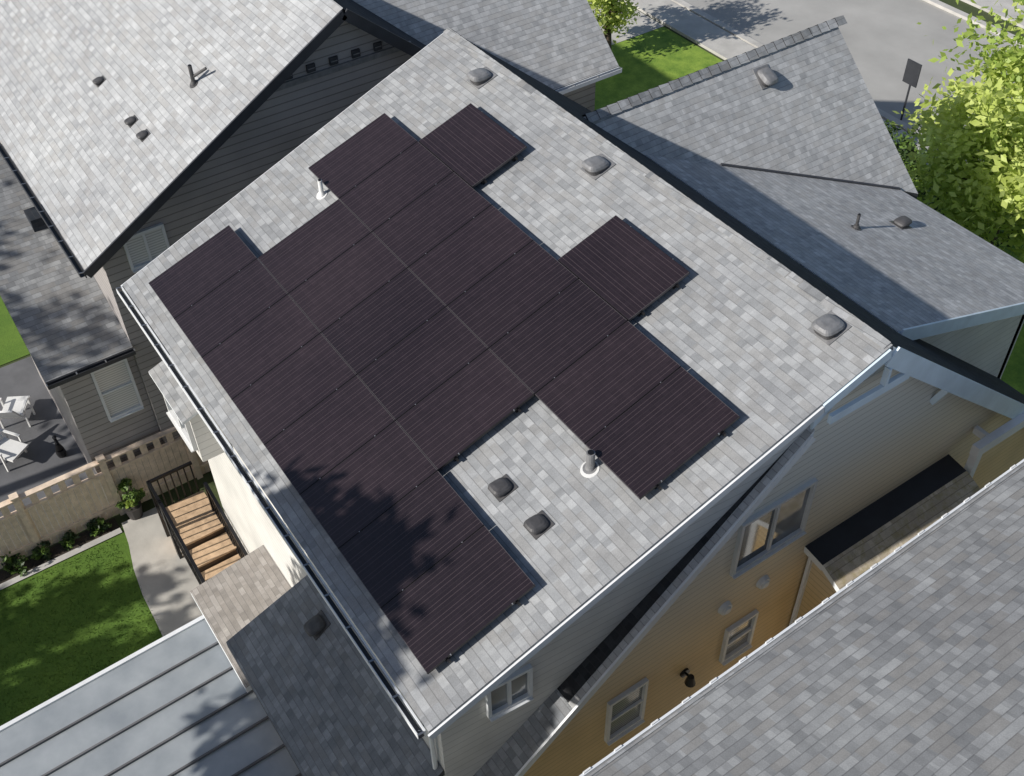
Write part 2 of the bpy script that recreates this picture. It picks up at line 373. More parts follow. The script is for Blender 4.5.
F2z = lambda y: zr-T40*m2-tb*(y-yr-m2)+.03
F2p = V((0, yr+m2, F2z(yr+m2))); F2n = V((0, tb, 1)).normalized()
q0, q1 = hit(903, 331, F2p, F2n), hit(1024, 303, F2p, F2n)
e0, e1 = hit(922, 199, F2p, F2n), hit(1020, 265, F2p, F2n)
xF2 = (q0.x+q1.x)/2
m1 = 1.25; z1 = zr-T40*m1
r0, r1_ = hz(585, 116, z1), hz(835, 20, z1)
xR = (r0.x+r1_.x)/2; T41 = math.tan(math.radians(41))
yE = r1_.y; yE2 = (e0.y+e1.y)/2
xi = lambda y: xR+(z1-F2z(y))/T41
b = MB(); b.prism([(xR, yr+m2-.05, F2z(yr+m2-.05)), (xF2, yr+m2-.05, F2z(yr+m2-.05)), (xF2, yE2, F2z(yE2)), (xR, yE2, F2z(yE2))], (0, 0, -.12), 'sh_front', 'bluetrim', 'soffit')
f2 = b.build('front_dormer_roof', main)
part('rake_board', main, lambda b: b.beam((xF2+.02, yr+m2, F2z(yr+m2)-.1), (xF2+.02, yE2, F2z(yE2)-.1), .035, .26, 'bluetrim'))
b = MB(); xk = xF2-.45
b.face([(xk, yr+m2, stz(yr+m2)-.05), (xk, yE2-.4, 0), (xk, yE2-.4, F2z(yE2-.4)-.12)], 'cream'); b.build('dormer_cheek', main)
b = MB()
pb_ = hit(918, 194, (xR, 0, z1), V((T41, 0, 1)).normalized())
xb2 = max(xi(yE)+.02, pb_.x)
yy_ = lambda y: (xi(y)+.02, y, z1-T41*(xi(y)+.02-xR))
b.prism([(xR, r0.y-.6, z1), (xR, yE, z1), (xb2, yE, z1-T41*(xb2-xR)), yy_(min(yE2-.02, yE-.01)), yy_(yr+.8)], (0, 0, -.12), 'sh_front', 'darktrim', 'soffit')
f1 = b.build('front_gable_roof', main)
b = MB(); ys_ = yr+m2+1.4; ye_ = min(yE2-.02, yE-.01); b.beam((xi(ys_)+.03, ys_, F2z(ys_)+.02), (xi(ye_)+.03, ye_, F2z(ye_)+.02), .06, .03, 'darktrim'); b.build('valley_flashing', main)
b = MB(); b.prism([(xR-3.4, r0.y, z1-3.4*T41), (xR-3.4, yE, z1-3.4*T41), (xR, yE, z1), (xR, r0.y-.6, z1)], (0, 0, -.12), 'sh_wing', 'darktrim', 'soffit'); b.build('front_gable_roof', main)
b = MB(); y = r0.y
while y < yE:
    for sx in (-1, 1):
        mt = 'sh_wing' if random.random() < .5 else 'sh_front'
        b.face([(xR, y, z1+.05), (xR, y+.26, z1+.03), (xR+sx*.15, y+.26, z1-.095), (xR+sx*.15, y, z1-.075)], mt)
    b.face([(xR, y, z1+.05), (xR-.15, y, z1-.075), (xR+.15, y, z1-.075)], 'black')
    y += .25
b.build('ridge_cap', main)
def walls(b):
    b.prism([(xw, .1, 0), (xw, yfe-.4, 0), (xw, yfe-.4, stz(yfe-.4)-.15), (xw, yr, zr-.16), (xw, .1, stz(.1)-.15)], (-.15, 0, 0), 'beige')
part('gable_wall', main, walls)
ck0, ck1 = V((xc, .1, 0)), V((x2-.08, yt_+.25, 0)); ckd = (ck1-ck0).normalized(); ckn = V((ckd.y, -ckd.x, 0))
b = MB(); b.prism([(ck0.x, ck0.y, 3.2), (ck1.x, ck1.y, stz(ck1.y)-.2), (ck1.x, ck1.y, rz_(ck1.y)-.12), (ck0.x, ck0.y, rz_(.1)-.12)], -ckn*.12, 'cream'); b.build('cheek_wall', main)
zs = rz_(.1)-.12
b = MB(); xf = D_.x+.4
b.prism([(xf, .1, 0), (xc-.005, .1, 0), (xc-.005, .1, zs), (xf, .1, zs)], (0, .12, 0), 'cream'); b.build('rear_wall', main)
b = MB(); b.prism([(xf, .11, 0), (xf, .11, zs), (xf, yr, zr-.2), (xf, yfe-.4, stz(yfe-.4)-.2), (xf, yfe-.4, 0)], (.12, 0, 0), 'cream'); b.build('far_wall', main)
b = MB(); b.prism([(xf, yE2-.45, 0), (xk, yE2-.45, 0), (xk, yE2-.45, F2z(yE2-.4)-.15), (xf, yE2-.45, F2z(yE2-.4)-.15)], (0, -.12, 0), 'cream'); b.build('front_wall', main)
winx(main, xw, [(739, 524), (810, 482), (803, 526), (733, 570)])
winx(main, xw, [(725, 628), (753, 614), (748, 641), (722, 657)], pane='blind', split='h')
winx(main, xw, [(608, 700), (644, 682), (640, 715), (606, 738)], pane='blind', split='h')
cw = [hit(u, v, ck0, ckn) for u, v in ((488, 692), (529, 660), (528, 688), (487, 718))]
window(main, (cw[0]+cw[3])/2, (cw[1]+cw[2])/2, (cw[2].z+cw[3].z)/2, (cw[0].z+cw[1].z)/2, ckn, trim='trim')
def disc_vent(px, py, mat='wtrim'):
    p = hx(px, py, xw); b = MB(); b.cyl(p, p+V((.07, 0, 0)), .13, .11, mat, 20); b.cyl(p+V((.07, 0, 0)), p+V((.10, 0, 0)), .08, .06, mat, 16)
    b.build('wall_vent', main)
disc_vent(762, 581); disc_vent(724, 607)
p = hx(684, 672, xw); b = MB(); b.cyl(p, p+V((.04, 0, 0)), .09, .09, 'black'); b.beam(p, p+V((.16, 0, .05)), .03, .03, 'black'); b.cyl(p+V((.16, 0, .08)), p+V((.16, 0, -.10)), .05, .09, 'black', 14); b.build('wall_lamp', main)
xx = x2+.06
L0, L1 = hx(836, 424, xn+.09), hx(914, 374, xn+.09); zz_ = (L0.z+L1.z)/2
part('collar_beam', main, lambda b: b.beam((xx, L0.y-.05, zz_), (xx, L1.y, zz_), .06, .15, 'bluetrim'))
part('king_post', main, lambda b: b.beam((xx+.001, yr+.05, zz_+.08), (xx+.001, yr+.05, zr-.42), .05, .09, 'bluetrim'))
part('gable_bracket', main, lambda b: b.beam((xw+.02, yr+1.9, stz(yr+1.9)-.75), (x2+.02, yr+1.9, stz(yr+1.9)-.25), .09, .09, 'bluetrim'))
g0, g1 = hx(805, 545, xw), hx(948, 455, xw); zl = (g0.z+g1.z)/2
gm = xw+.40; gx = xw+1.35; zo = zl-.50
b = MB(); b.prism([(xw+.005, g0.y, zl), (gm, g0.y, zl-.06), (gm, g1.y, zl-.06), (xw+.005, g1.y, zl)], (0, 0, -.14), 'bay_shade', 'trim', 'soffit'); b.build('bay_roof', main)  # inner half of the bay roof, wall shade painted in as black
b = MB(); b.prism([(gm+.003, g0.y, zl-.05), (gx, g0.y, zo), (gx, g1.y, zo), (gm+.003, g1.y, zl-.05)], (0, 0, -.12), 'sh_moss', 'trim', 'soffit'); b.build('bay_roof_edge', main)  # outer half of the same roof, sunlight painted in as pale tan
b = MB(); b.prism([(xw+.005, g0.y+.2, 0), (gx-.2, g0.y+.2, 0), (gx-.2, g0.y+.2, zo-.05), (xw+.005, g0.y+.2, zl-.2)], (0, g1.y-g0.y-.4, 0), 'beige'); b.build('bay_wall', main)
part('corner_board', main, lambda b: b.beam((gx-.19, g0.y+.19, 0), (gx-.19, g0.y+.19, zo-.05), .12, .12, 'trim'))
part('corner_board', main, lambda b: b.beam((xw+.06, g0.y+.185, 0), (xw+.06, g0.y+.185, zl-.2), .10, .06, 'trim'))
def porch(b):
    ya = g1.y+.1; yb = yfe+.6
    z = hx(958, 462, xw+.35).z
    b.beam((xw+.35, ya, z), (xw+.35, yb, z), .14, .22, 'trim'); b.beam((xw+.35, ya+.1, z-.11), (xw+.35, ya+.1, 0), .14, .14, 'trim'); b.beam((xw+.35, yb-.3, z-.11), (xw+.35, yb-.3, 0), .14, .14, 'trim')
    for i in range(5): yy = ya+.4+(yb-ya-.8)*i/4; b.beam((xw+.03, yy, z+.02), (xw+.28, yy, z+.02), .08, .14, 'trim')
part('porch_frame', main, porch)
for (px, py) in ((481, 79), (597, 168), (829, 329)): box_vent(roof, rr(px, py), TN, TU, .46, 'ventgrey', 'large grey hooded vent near the ridge')
for (px, py) in ((502, 489), (538, 526)): box_vent(roof, rr(px, py), TN, TU, .34, 'ventdark', 'small dark hooded vent below the panels')
pipe_vent(roof, rr(322, 195), TN, .3); pipe_vent(roof, rr(590, 468), TN, .3, .06, 'ventgrey', 'grey vent pipe in a boot beside the panels')
b = MB(); pp_ = rr(590, 469); b.cyl(pp_, pp_+TN*.01, .135, .13, 'wtrim', 18); b.build('flashing', roof)
n1_ = V((T41, 0, 1)).normalized(); u1_ = V((-1, 0, T41)).normalized()
box_vent(f1, hit(765, 78, (xR, 0, z1), n1_), n1_, u1_, .47, 'ventgrey')
u2_ = V((0, -1, tb)).normalized()
box_vent(f2, hit(901, 225, F2p, F2n), F2n, u2_, .36, 'ventdark')
pv = hit(856, 228, F2p, F2n); pipe_vent(f2, pv, F2n, .3, .03, 'ventdark')
b0 = hy(190, 402, -.25)
def rbay(b):
    x0, x1_, z0, z1b = b0.x-.75, b0.x+.55, b0.z-.9, b0.z+.25
    b.box((x0, -.45, z0), (x1_, .095, z1b), 'cream'); b.prism([(x0-.1, -.6, z1b), (x1_+.1, -.6, z1b), (x1_+.1, .09, z1b+.25), (x0-.1, .09, z1b+.25)], (0, 0, -.06), 'sh_wing', 'trim')
part('box_bay', main, rbay)
window(main, (b0.x-.65, -.455, 0), (b0.x+.45, -.455, 0), b0.z-.6, b0.z+.1, (0, -1, 0))
q = [hz(185, 596, 3.0), hz(296, 535, 3.0), hz(325, 576, 3.0), hz(226, 640, 3.0)]
xa, xb_ = (q[0].x+q[1].x)/2, (q[2].x+q[3].x)/2; yo = (q[0].y+q[3].y)/2
za, zt = 4.2, 5.3
la = hz(226, 642, za)
xl0 = la.x; yo2 = la.y
t_ = MB(); t_.prism([(xa, yo, 3.0), (xl0+.2, yo, 3.0), (xl0+.2, .095, 3.25), (xa, .095, 3.25)], (0, 0, -.15), 'sh_tan', 'trim'); t_.build('porch_roof', main)
t_ = MB(); t_.box((xa+.2, yo+.2, 0), (xl0+.19, .09, 2.88), 'cream'); t_.build('porch_wall', main)
t_ = MB(); t_.prism([(xl0, yo2, za), (xc-.03, yo2, za), (xc-.03, .095, zt), (xl0+.35, .095, zt)], (0, 0, -.15), 'sh_low', 'darktrim'); lowr = t_.build('lower_roof', main)
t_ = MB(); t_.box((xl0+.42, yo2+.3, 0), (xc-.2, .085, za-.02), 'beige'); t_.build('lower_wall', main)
sl_ = (zt-za)/(.095-yo2); nL = V((0, -sl_, 1)).normalized(); uL = V((0, 1, sl_)).normalized()
box_vent(lowr, hit(318, 626, (0, yo2, za), nL), nL, uL, .38, 'ventdark')
# ------------------------------------------------------------------ SOLAR PANELS
PW, PL = PA-.010, PB-.008
proto = None
def ordn(i): return ['first', 'second', 'third', 'fourth', 'fifth', 'sixth', 'seventh', 'eighth'][i]
def place_panel(loc, xd, yd, label):
    global proto
    if proto is None:
        o = bpy.data.objects.new('solar_panel', None); COL.objects.link(o); o.empty_display_size = .2; W[o.name] = V((0, 0, 0))
        f = MB(); fw = .008; th = -.04
        f.box((0, 0, th), (fw, PL, 0), 'frame'); f.box((PW-fw, 0, th), (PW, PL, 0), 'frame'); f.box((fw, 0, th), (PW-fw, fw, 0), 'frame_end'); f.box((fw, PL-fw, th), (PW-fw, PL, 0), 'frame_end')
        f.build('frame', o)
        g = MB(); g.face([(fw, fw, -.002), (PW-fw, fw, -.002), (PW-fw, PL-fw, -.002), (fw, PL-fw, -.002)], 'solar', [(0, 0), (1.11, 0), (1.11, 1.674), (0, 1.674)])
        g.build('glass', o)
        k = MB(); k.face([(fw, fw, -.010), (fw, PL-fw, -.010), (PW-fw, PL-fw, -.010), (PW-fw, fw, -.010)], 'black'); k.build('backsheet', o)
        for yy in (.36, PL-.36):
            c = MB(); c.box((PW-.004, yy-.008, -.03), (PW+.007, yy+.008, .002), 'alu'); c.build('clamp', o)
        proto = o; r = o
    else:
        r = proto.copy(); COL.objects.link(r)
        for ch in proto.children:
            cc = ch.copy(); COL.objects.link(cc); cc.parent = r
    m = Matrix((xd, yd, TN)).transposed().to_4x4(); m.translation = loc; r.matrix_world = m
    tag(r, label, 'solar panel', 'solar panels on the rear roof slope'); return r
rows = [(0, range(0, 8), 'row nearest the eave'), (1, range(1, 6), 'short middle row'), (2, range(0, 8), 'long upper row')]
for v, us, nm in rows:
    for k, u in enumerate(us):
        place_panel(P0+XX*(u*PA+.005)+TU*(v*PB+.004), XX, TU, 'upright black solar panel, %s of %s from the far end, %s' % (ordn(k), {8: 'eight', 5: 'five'}[len(us)], nm))
hp = lambda px, py: hit(px, py, P0, TN)
for (px, py, lb) in ((420, 140, 'sideways black solar panel nearest the far end of the ridge'), (556, 261, 'sideways black solar panel above the long row, nearer the gable wall')):
    c = hp(px, py); place_panel(V((c.x+PL, 0, 8))+V((0, TU.y, TU.z))*(3*PB+.009), TU, -XX, lb)
def rail(x0, x1_, v):
    p = P0+TU*v-TN*.070
    b = MB(); b.beam(p+XX*x0, p+XX*x1_, .035, .05, 'black', TN)
    b.build('mounting_rail', roof)
    n = max(2, int((x1_-x0)/1.8))
    for i in range(n+1):
        c = p+XX*(x0+.12+(x1_-x0-.24)*i/n); f = MB(); f.beam(c-TN*.026, c-TN*.098, .07, .07, 'black', TU); f.build('rail_foot', roof)
for v, us, nm in rows:
    for dv in (.3, PB-.3): rail(us[0]*PA-.03, (us[-1]+1)*PA+.035, v*PB+dv)
for (px, py) in ((420, 140), (556, 261)):
    c = hp(px, py)
    for dv in (.25, .9): rail(c.x-.03, c.x+PL+.035, 3*PB+dv)
# ------------------------------------------------------------------ LEFT NEIGHBOUR
xl = -2.6
E = hx(85, 270, xl); Ap = hx(343, 8, xl)
nb = thing('neighbouring_house', 'grey taupe sided house with pale roof left of the solar house', 'house', (-9, 6, 0))
s1 = (Ap.z-E.z)/(Ap.y-E.y); xF = -24
nN = V((0, -s1, 1)).normalized(); nU = V((0, 1, s1)).normalized()
b = MB(); b.prism([(xF, E.y, E.z), (xl, E.y, E.z), (xl, Ap.y, Ap.z), (xF, Ap.y, Ap.z)], -nN*.14, 'sh_left', 'darktrim', 'soffit'); nroof = b.build('rear_roof', nb)
nyf = Ap.y+(Ap.z-4)/T40
b = MB(); b.prism([(xF, Ap.y, Ap.z-.01), (xl, Ap.y, Ap.z-.01), (xl, nyf, 4), (xF, nyf, 4)], (0, 0, -.14), 'sh_dark', 'darktrim', 'soffit'); b.build('front_roof', nb)
part('rake_board', nb, lambda b: b.beam((xl+.02, E.y, E.z-.11), (xl+.02, Ap.y, Ap.z-.11), .04, .20, 'darktrim'))
part('rake_board', nb, lambda b: b.beam((xl+.02, Ap.y, Ap.z-.11), (xl+.02, nyf, 3.9), .04, .22, 'darktrim'))
part('gutter', nb, lambda b: eave_gutter(b, (xF, E.y, E.z-.02), (xl, E.y, E.z-.02), (0, -1, 0), 'darktrim'))
nz = lambda y: (E.z+s1*(y-E.y) if y < Ap.y else Ap.z-T40*(y-Ap.y))-.17
xnw = xl-.35
b = MB(); y0n = E.y+.4
b.prism([(xnw, y0n, 0), (xnw, nyf-.4, 0), (xnw, nyf-.4, nz(nyf-.4)), (xnw, Ap.y, nz(Ap.y)), (xnw, y0n, nz(y0n))], (-.15, 0, 0), 'brown'); b.build('gable_wall', nb)
b = MB(); b.prism([(xF+.4, y0n+.005, 0), (xnw-.16, y0n+.005, 0), (xnw-.16, y0n+.005, nz(y0n)), (xF+.4, y0n+.005, nz(y0n))], (0, .15, 0), 'brown'); b.build('rear_wall', nb)
winx(nb, xnw, [(122, 239), (159, 224), (171, 251), (133, 270)], split='v', pane='blind_pale', trim='trim')
pd0 = hx(345, 60, xnw)
for i in range(5):
    yy = pd0.y-1.35+i*.5; part('gable_vent', nb, lambda b: (b.box((xnw+.002, yy, pd0.z), (xnw+.05, yy+.18, pd0.z+.16), 'darktrim'), b.box((xnw+.051, yy+.02, pd0.z+.07), (xnw+.06, yy+.16, pd0.z+.09), 'ventgrey')))
part('belt_board', nb, lambda b: b.box((xnw+.002, pd0.y-1.9, pd0.z-.16), (xnw+.05, pd0.y+1.5, pd0.z-.04), 'ventgrey'))
xe = -2.6; ze1 = 7.0; yw = hz(622, 68, 7).y; hx_ = 3.2
b = MB(); b.prism([(xe, Ap.y+3, ze1), (xe, yw, ze1), (xe-hx_, yw, ze1+hx_*T41), (xe-hx_, Ap.y+.3, ze1+hx_*T41)], (0, 0, -.14), 'sh_front', 'darktrim', 'soffit'); b.build('wing_roof', nb)
b = MB(); b.prism([(xe-2*hx_, Ap.y+3, ze1), (xe-hx_, Ap.y+.3, ze1+hx_*T41), (xe-hx_, yw, ze1+hx_*T41), (xe-2*hx_, yw, ze1)], (0, 0, -.14), 'sh_wing', 'darktrim', 'soffit'); b.build('wing_roof', nb)
b = MB(); b.prism([(xe-.35, nyf-.5, 0), (xe-.35, yw-.4, 0), (xe-.35, yw-.4, ze1-.15), (xe-.35, 9.5, ze1-.15)], (-.15, 0, 0), 'brown'); b.prism([(xe-.36, yw-.4, 0), (xe-2*hx_+.35, yw-.4, 0), (xe-2*hx_+.35, yw-.4, ze1-.15), (xe-hx_, yw-.4, ze1+hx_*T41-.3), (xe-.36, yw-.4, ze1-.15)], (0, -.15, 0), 'brown'); b.build('wing_wall', nb)
part('wing_gutter', nb, lambda b: eave_gutter(b, (xe, 9.6, ze1), (xe, yw, ze1), (1, 0, 0), 'trim'))
for (px, py) in ((100, 82), (132, 122), (144, 136)): box_vent(nroof, hit(px, py, E, nN), nN, nU, .26, 'ventdark')
pv = hit(194, 84, E, nN); pipe_vent(nroof, pv, nN, .4, .04, 'ventdark')
b = MB(); b.cyl(pv+V((0, 0, .15)), pv+V((.2, .25, .35)), .03, .03, 'ventdark'); b.build('vent_pipe', nroof)
g = [hx(45, 382, -2.85), hx(140, 345, -2.85)]; zg = (g[0].z+g[1].z)/2; ya_ = g[0].y; yb_ = y0n
b = MB(); tp = math.tan(math.radians(20)); xq = -8.6
b.prism([(xq, ya_, zg+tp*(-2.85-xq)), (-2.85, ya_, zg), (-2.85, yb_, zg), (xq, yb_, zg+tp*(-2.85-xq))], (0, 0, -.14), 'sh_fore', 'darktrim', 'soffit'); b.build('addition_roof', nb)
xaw = -3.15
b = MB(); b.prism([(xaw, ya_+.25, 0), (xaw, yb_-.004, 0), (xaw, yb_-.004, zg-.05), (xaw, ya_+.25, zg-.05)], (-.12, 0, 0), 'brown'); b.prism([(xaw-.125, ya_+.25, 0), (xq, ya_+.25, 0), (xq, ya_+.25, zg+1.7), (xaw-.125, ya_+.25, zg-.02)], (0, .12, 0), 'brown'); b.build('addition_wall', nb)
winx(nb, xaw, [(92, 372), (123, 355), (141, 403), (109, 419)], split='h', pane='blind_pale', trim='trim')
part('gutter', nb, lambda b: eave_gutter(b, (-2.85, ya_, zg), (-2.85, yb_, zg), (1, 0, 0), 'darktrim'))
b = MB(); pq = hit(40, 222, (-2.85, 0, zg), V((tp, 0, 1)).normalized()); b.box((pq.x-.3, pq.y-.2, pq.z-.1), (pq.x+.2, pq.y+.2, pq.z+.22), 'sh_dark'); b.build('low_chimney', nb)
# ------------------------------------------------------------------ RIGHT FOREGROUND HOUSE
k0, k1 = hz(590, 772, 8.6), hz(1024, 462, 8.6)
fh = thing('foreground_house', 'nearest house, only its mid grey shingle roof shows at lower right', 'house', (15, 6, 0))
dr = (k1-k0).normalized(); e_a = k0-dr*5; e_b = k1+dr*4
pit = math.tan(math.radians(21)); run = 4.2
pr = V((dr.y, -dr.x, 0))
b = MB(); b.prism([e_b, e_a, e_a+pr*run+V((0, 0, pit*run)), e_b+pr*run+V((0, 0, pit*run))], (0, 0, -.14), 'sh_fore', 'trim', 'soffit'); froof = b.build('near_roof', fh)
b = MB(); rg = e_a+pr*run+V((0, 0, pit*run)); rg2 = e_b+pr*run+V((0, 0, pit*run)); b.prism([rg2, rg, rg+pr*run-V((0, 0, pit*run)), rg2+pr*run-V((0, 0, pit*run))], (0, 0, -.14), 'sh_fore', 'trim', 'soffit'); b.build('far_roof', fh)
def fe(b):
    b.beam(e_a-pr*.02+V((0, 0, -.06)), e_b-pr*.02+V((0, 0, -.06)), .03, .13, 'trim')
    b.beam(e_a+pr*.04+V((0, 0, .025)), e_b+pr*.04+V((0, 0, .025)), .03, .008, 'sh_main', V((-pit*pr.x, -pit*pr.y, 1)))
    L = (e_b-e_a).length; i = 0
    while i*.45 < L:
        c = e_a+dr*(i*.45+random.uniform(-.05, .05))-pr*.03; b.beam(c+V((0, 0, .012)), c+dr*.1+V((0, 0, .012)), .02, .016, 'white'); i += 1
part('drip_edge', fh, fe)
b = MB(); wa = e_a+pr*.5+dr*.4; wb = e_b+pr*.5-dr*.4; b.prism([V((wa.x, wa.y, 0)), V((wb.x, wb.y, 0)), wb+V((0, 0, -.05)), wa+V((0, 0, -.05))], pr*7.4, 'cream'); b.build('wall', fh)
# ------------------------------------------------------------------ GROUND
def sheet(name, pts, mat, z, kind='structure', th=0):
    b = MB(); P = [(p[0], p[1], z) for p in pts]
    if th: b.prism(P, (0, 0, -th), mat)
    else: b.face(P, mat)
    return tag(b.build(name), kind=kind)
sheet('ground', [(-300, -300), (300, -300), (300, 300), (-300, 300)], 'ground', 0)
sheet('front_lawn', [(-40, 13), (40, 13), (40, 24), (-40, 24)], 'grass_front', .01)
sheet('pavement', [(-80, 24.1), (80, 24.1), (80, 25.5), (-80, 25.5)], 'concrete', .12, th=.11)
sheet('road', [(-120, 25.9), (120, 25.9), (120, 33.6), (-120, 33.6)], 'paveroad', .01)
sheet('kerb', [(-120, 25.6), (120, 25.6), (120, 25.89), (-120, 25.89)], 'concrete', .13, th=.12)
sheet('kerb', [(-120, 33.61), (120, 33.61), (120, 33.9), (-120, 33.9)], 'concrete', .13, th=.12)
sheet('pavement', [(-120, 34.8), (120, 34.8), (120, 36.2), (-120, 36.2)], 'concrete', .12, th=.11)
sheet('far_lawn', [(-120, 36.3), (120, 36.3), (120, 60), (-120, 60)], 'grass_front', .01)
sheet('driveway', [(-17.5, 13.2), (-14, 13.2), (-14, 24.05), (-17.5, 24.05)], 'concrete', .02)
sheet('side_path', [(9.0, 5), (13, 5), (13, 21), (9.0, 21)], 'palepath', .03)
w0 = hz(128, 533)
Lp = [hz(u, v) for u, v in ((122, 524), (129, 545), (134, 570), (143, 596), (156, 622), (168, 648), (190, 680))]
Rp = [hz(u, v) for u, v in ((230, 640), (215, 605), (203, 578), (192, 556), (182, 536), (172, 518), (160, 506))]
sheet('walkway', [(p.x, p.y) for p in Lp+Rp], 'palepath', .035)
sheet('back_lawn', [(-2.45, -9), (3.6, -9), (3.6, -.9), (-2.45, -1.5)], 'grass', .02)
sheet('planting_bed', [(-2.85, -9), (-2.46, -9), (-2.46, w0.y-.1), (-2.85, w0.y-.1)], 'soil', .015)
sheet('edging_path', [(-2.46, -9), (-2.30, -9), (-2.30, w0.y-.1), (-2.46, w0.y-.1)], 'concrete', .05)
sheet('patio', [(-9.5, -6), (-3.05, -6), (-3.05, -1.4), (-9.5, -1.4)], 'patio', .02)
sheet('side_yard', [(-20, -9), (-9.6, -9), (-9.6, -.3), (-20, -.3)], 'grass', .02)
def blades(name, x0, x1_, y0, y1, n, h, label):
    vs = []; fs = []
    for i in range(n):
        x, y = random.uniform(x0, x1_), random.uniform(y0, y1); a = random.uniform(0, 6.28); hh = h*random.uniform(.5, 1.3); wd = .012
        dx, dy = math.cos(a)*wd, math.sin(a)*wd; lx, ly = random.uniform(-.03, .03), random.uniform(-.03, .03)
        k = len(vs); vs += [(x-dx, y-dy, .02), (x+dx, y+dy, .02), (x+lx, y+ly, .02+hh)]; fs.append((k, k+1, k+2))
    me = bpy.data.meshes.new(name); me.from_pydata(vs, [], fs); me.materials.append(M['grass']); o = bpy.data.objects.new(name, me); COL.objects.link(o)
    return tag(o, label, 'grass', kind='stuff')
blades('grass', -2.25, 3.5, -6.5, w0.y-.3, 10000, .035, 'short green grass of the back lawn between fence and walkway')
# ------------------------------------------------------------------ FENCE
fx = -2.9
fence = thing('fence', 'tan wooden fence with a slotted top running behind the back lawn', 'fence', (fx, -3, 0))
fy0, fy1 = -7.6, y0n+2.2
def pickets(b):
    y = fy0
    while y < fy1:
        b.box((fx-.012, y, .03), (fx+.012, y+.135, 1.38+random.uniform(-.003, .003)), 'wood'); y += .142
part('board_panel', fence, pickets)
part('rail', fence, lambda b: b.box((fx-.045, fy0, 1.385), (fx+.045, fy1, 1.44), 'wood'))
part('rail', fence, lambda b: b.box((fx+.013, fy0, .3), (fx+.05, fy1, .38), 'wood'))
part('cap_rail', fence, lambda b: (b.box((fx-.045, fy0, 1.74), (fx+.045, fy1, 1.78), 'wood'), b.box((fx-.075, fy0, 1.782), (fx+.075, fy1, 1.81), 'wood')))
y = fy0+.05
while y < fy1:
    part('slat', fence, lambda b: b.box((fx-.015, y, 1.442), (fx+.015, y+.15, 1.738), 'wood')); y += .31
pst = hx(105, 470, fx).y
for i in range(7):
    py_ = pst+(i-3)*1.9
    if fy0 < py_ < fy1: part('post', fence, lambda b: (b.box((fx-.07, py_-.07, 0), (fx+.07, py_+.07, 1.86), 'wood'), b.box((fx-.09, py_-.09, 1.861), (fx+.09, py_+.09, 1.90), 'wood')))
# ------------------------------------------------------------------ STEPS WITH RAILING
steps = thing('garden_steps', 'tan wooden steps with black railings by the cream rear wall', 'steps', (0, -.4, 0))
s0 = hz(196, 522, .95); nst = 6
run_ = (xa+.15-s0.x)/nst
for i in range(nst):
    x = s0.x+i*run_; z = .98-.155*i
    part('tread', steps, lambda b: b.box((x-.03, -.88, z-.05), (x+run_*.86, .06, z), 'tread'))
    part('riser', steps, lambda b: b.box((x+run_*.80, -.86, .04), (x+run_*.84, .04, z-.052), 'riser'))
part('landing', steps, lambda b: b.box((s0.x-.75, -.88, .04), (s0.x-.035, .06, .98), 'tread'))
def rail_(b, y, x0, x1_, z0, z1_):
    b.beam((x0, y, z0+.95), (x1_, y, z1_+.95), .07, .06, 'black'); b.beam((x0, y, z0+.12), (x1_, y, z1_+.12), .04, .04, 'black')
    n = int(abs(x1_-x0)/.17)
    for i in range(n+1):
        f_ = i/n; xx = x0+(x1_-x0)*f_; zz = z0+(z1_-z0)*f_; r = .045 if i in (0, n) else .018
        b.beam((xx, y, zz if i not in (0, n) else 0), (xx, y, zz+.95), r*1.6, r*1.6, 'black')
part('railing', steps, lambda b: rail_(b, -.97, s0.x-.05, xa-.0, .95, .1))
part('railing', steps, lambda b: rail_(b, -.97, s0.x-.8, s0.x-.15, .95, .95))
part('railing', steps, lambda b: rail_(b, .03, s0.x-.05, xa-.0, .95, .1))
def rl2(b):
    x = s0.x-.78
    b.beam((x, -.97, 1.9), (x, .02, 1.9), .06, .06, 'black')
    for i in range(7): b.beam((x, -.93+i*.15, .98), (x, -.93+i*.15, 1.9), .03, .03, 'black')
part('railing', steps, rl2)
# ------------------------------------------------------------------ PATIO COVER
zc = 2.75
c0 = hz(203, 620, zc)
pcv = thing('patio_cover', 'pale blue grey standing seam metal patio cover at lower left', 'patio cover', (c0.x+2, c0.y-2.5, 0))
yt = yo+.17; yb2 = yt-6.8; xs = c0.x; xe2 = xs+6
sl = .04
part('metal_sheet', pcv, lambda b: b.prism([(xs, yb2, zc-(yt-yb2)*sl), (xe2, yb2, zc-(yt-yb2)*sl), (xe2, yt, zc), (xs, yt, zc)], (0, 0, -.05), 'metal', 'trim'))
i = 1
while xs+i*.62 < xe2:
    x = xs+i*.62; part('seam', pcv, lambda b: b.beam((x, yb2, zc-(yt-yb2)*sl+.025), (x, yt, zc+.025), .035, .05, 'patio')); i += 1
part('edge_trim', pcv, lambda b: b.beam((xs-.04, yb2, zc-(yt-yb2)*sl-.03), (xs-.04, yt, zc-.03), .08, .14, 'trim'))
for (x, y) in ((xs+.2, yb2+.2), (xe2-.2, yb2+.2), (xs+.2, yt-.2), (xe2-.2, yt-.2)): part('post', pcv, lambda b: b.box((x-.06, y-.06, 0), (x+.06, y+.06, zc-.34), 'trim'))
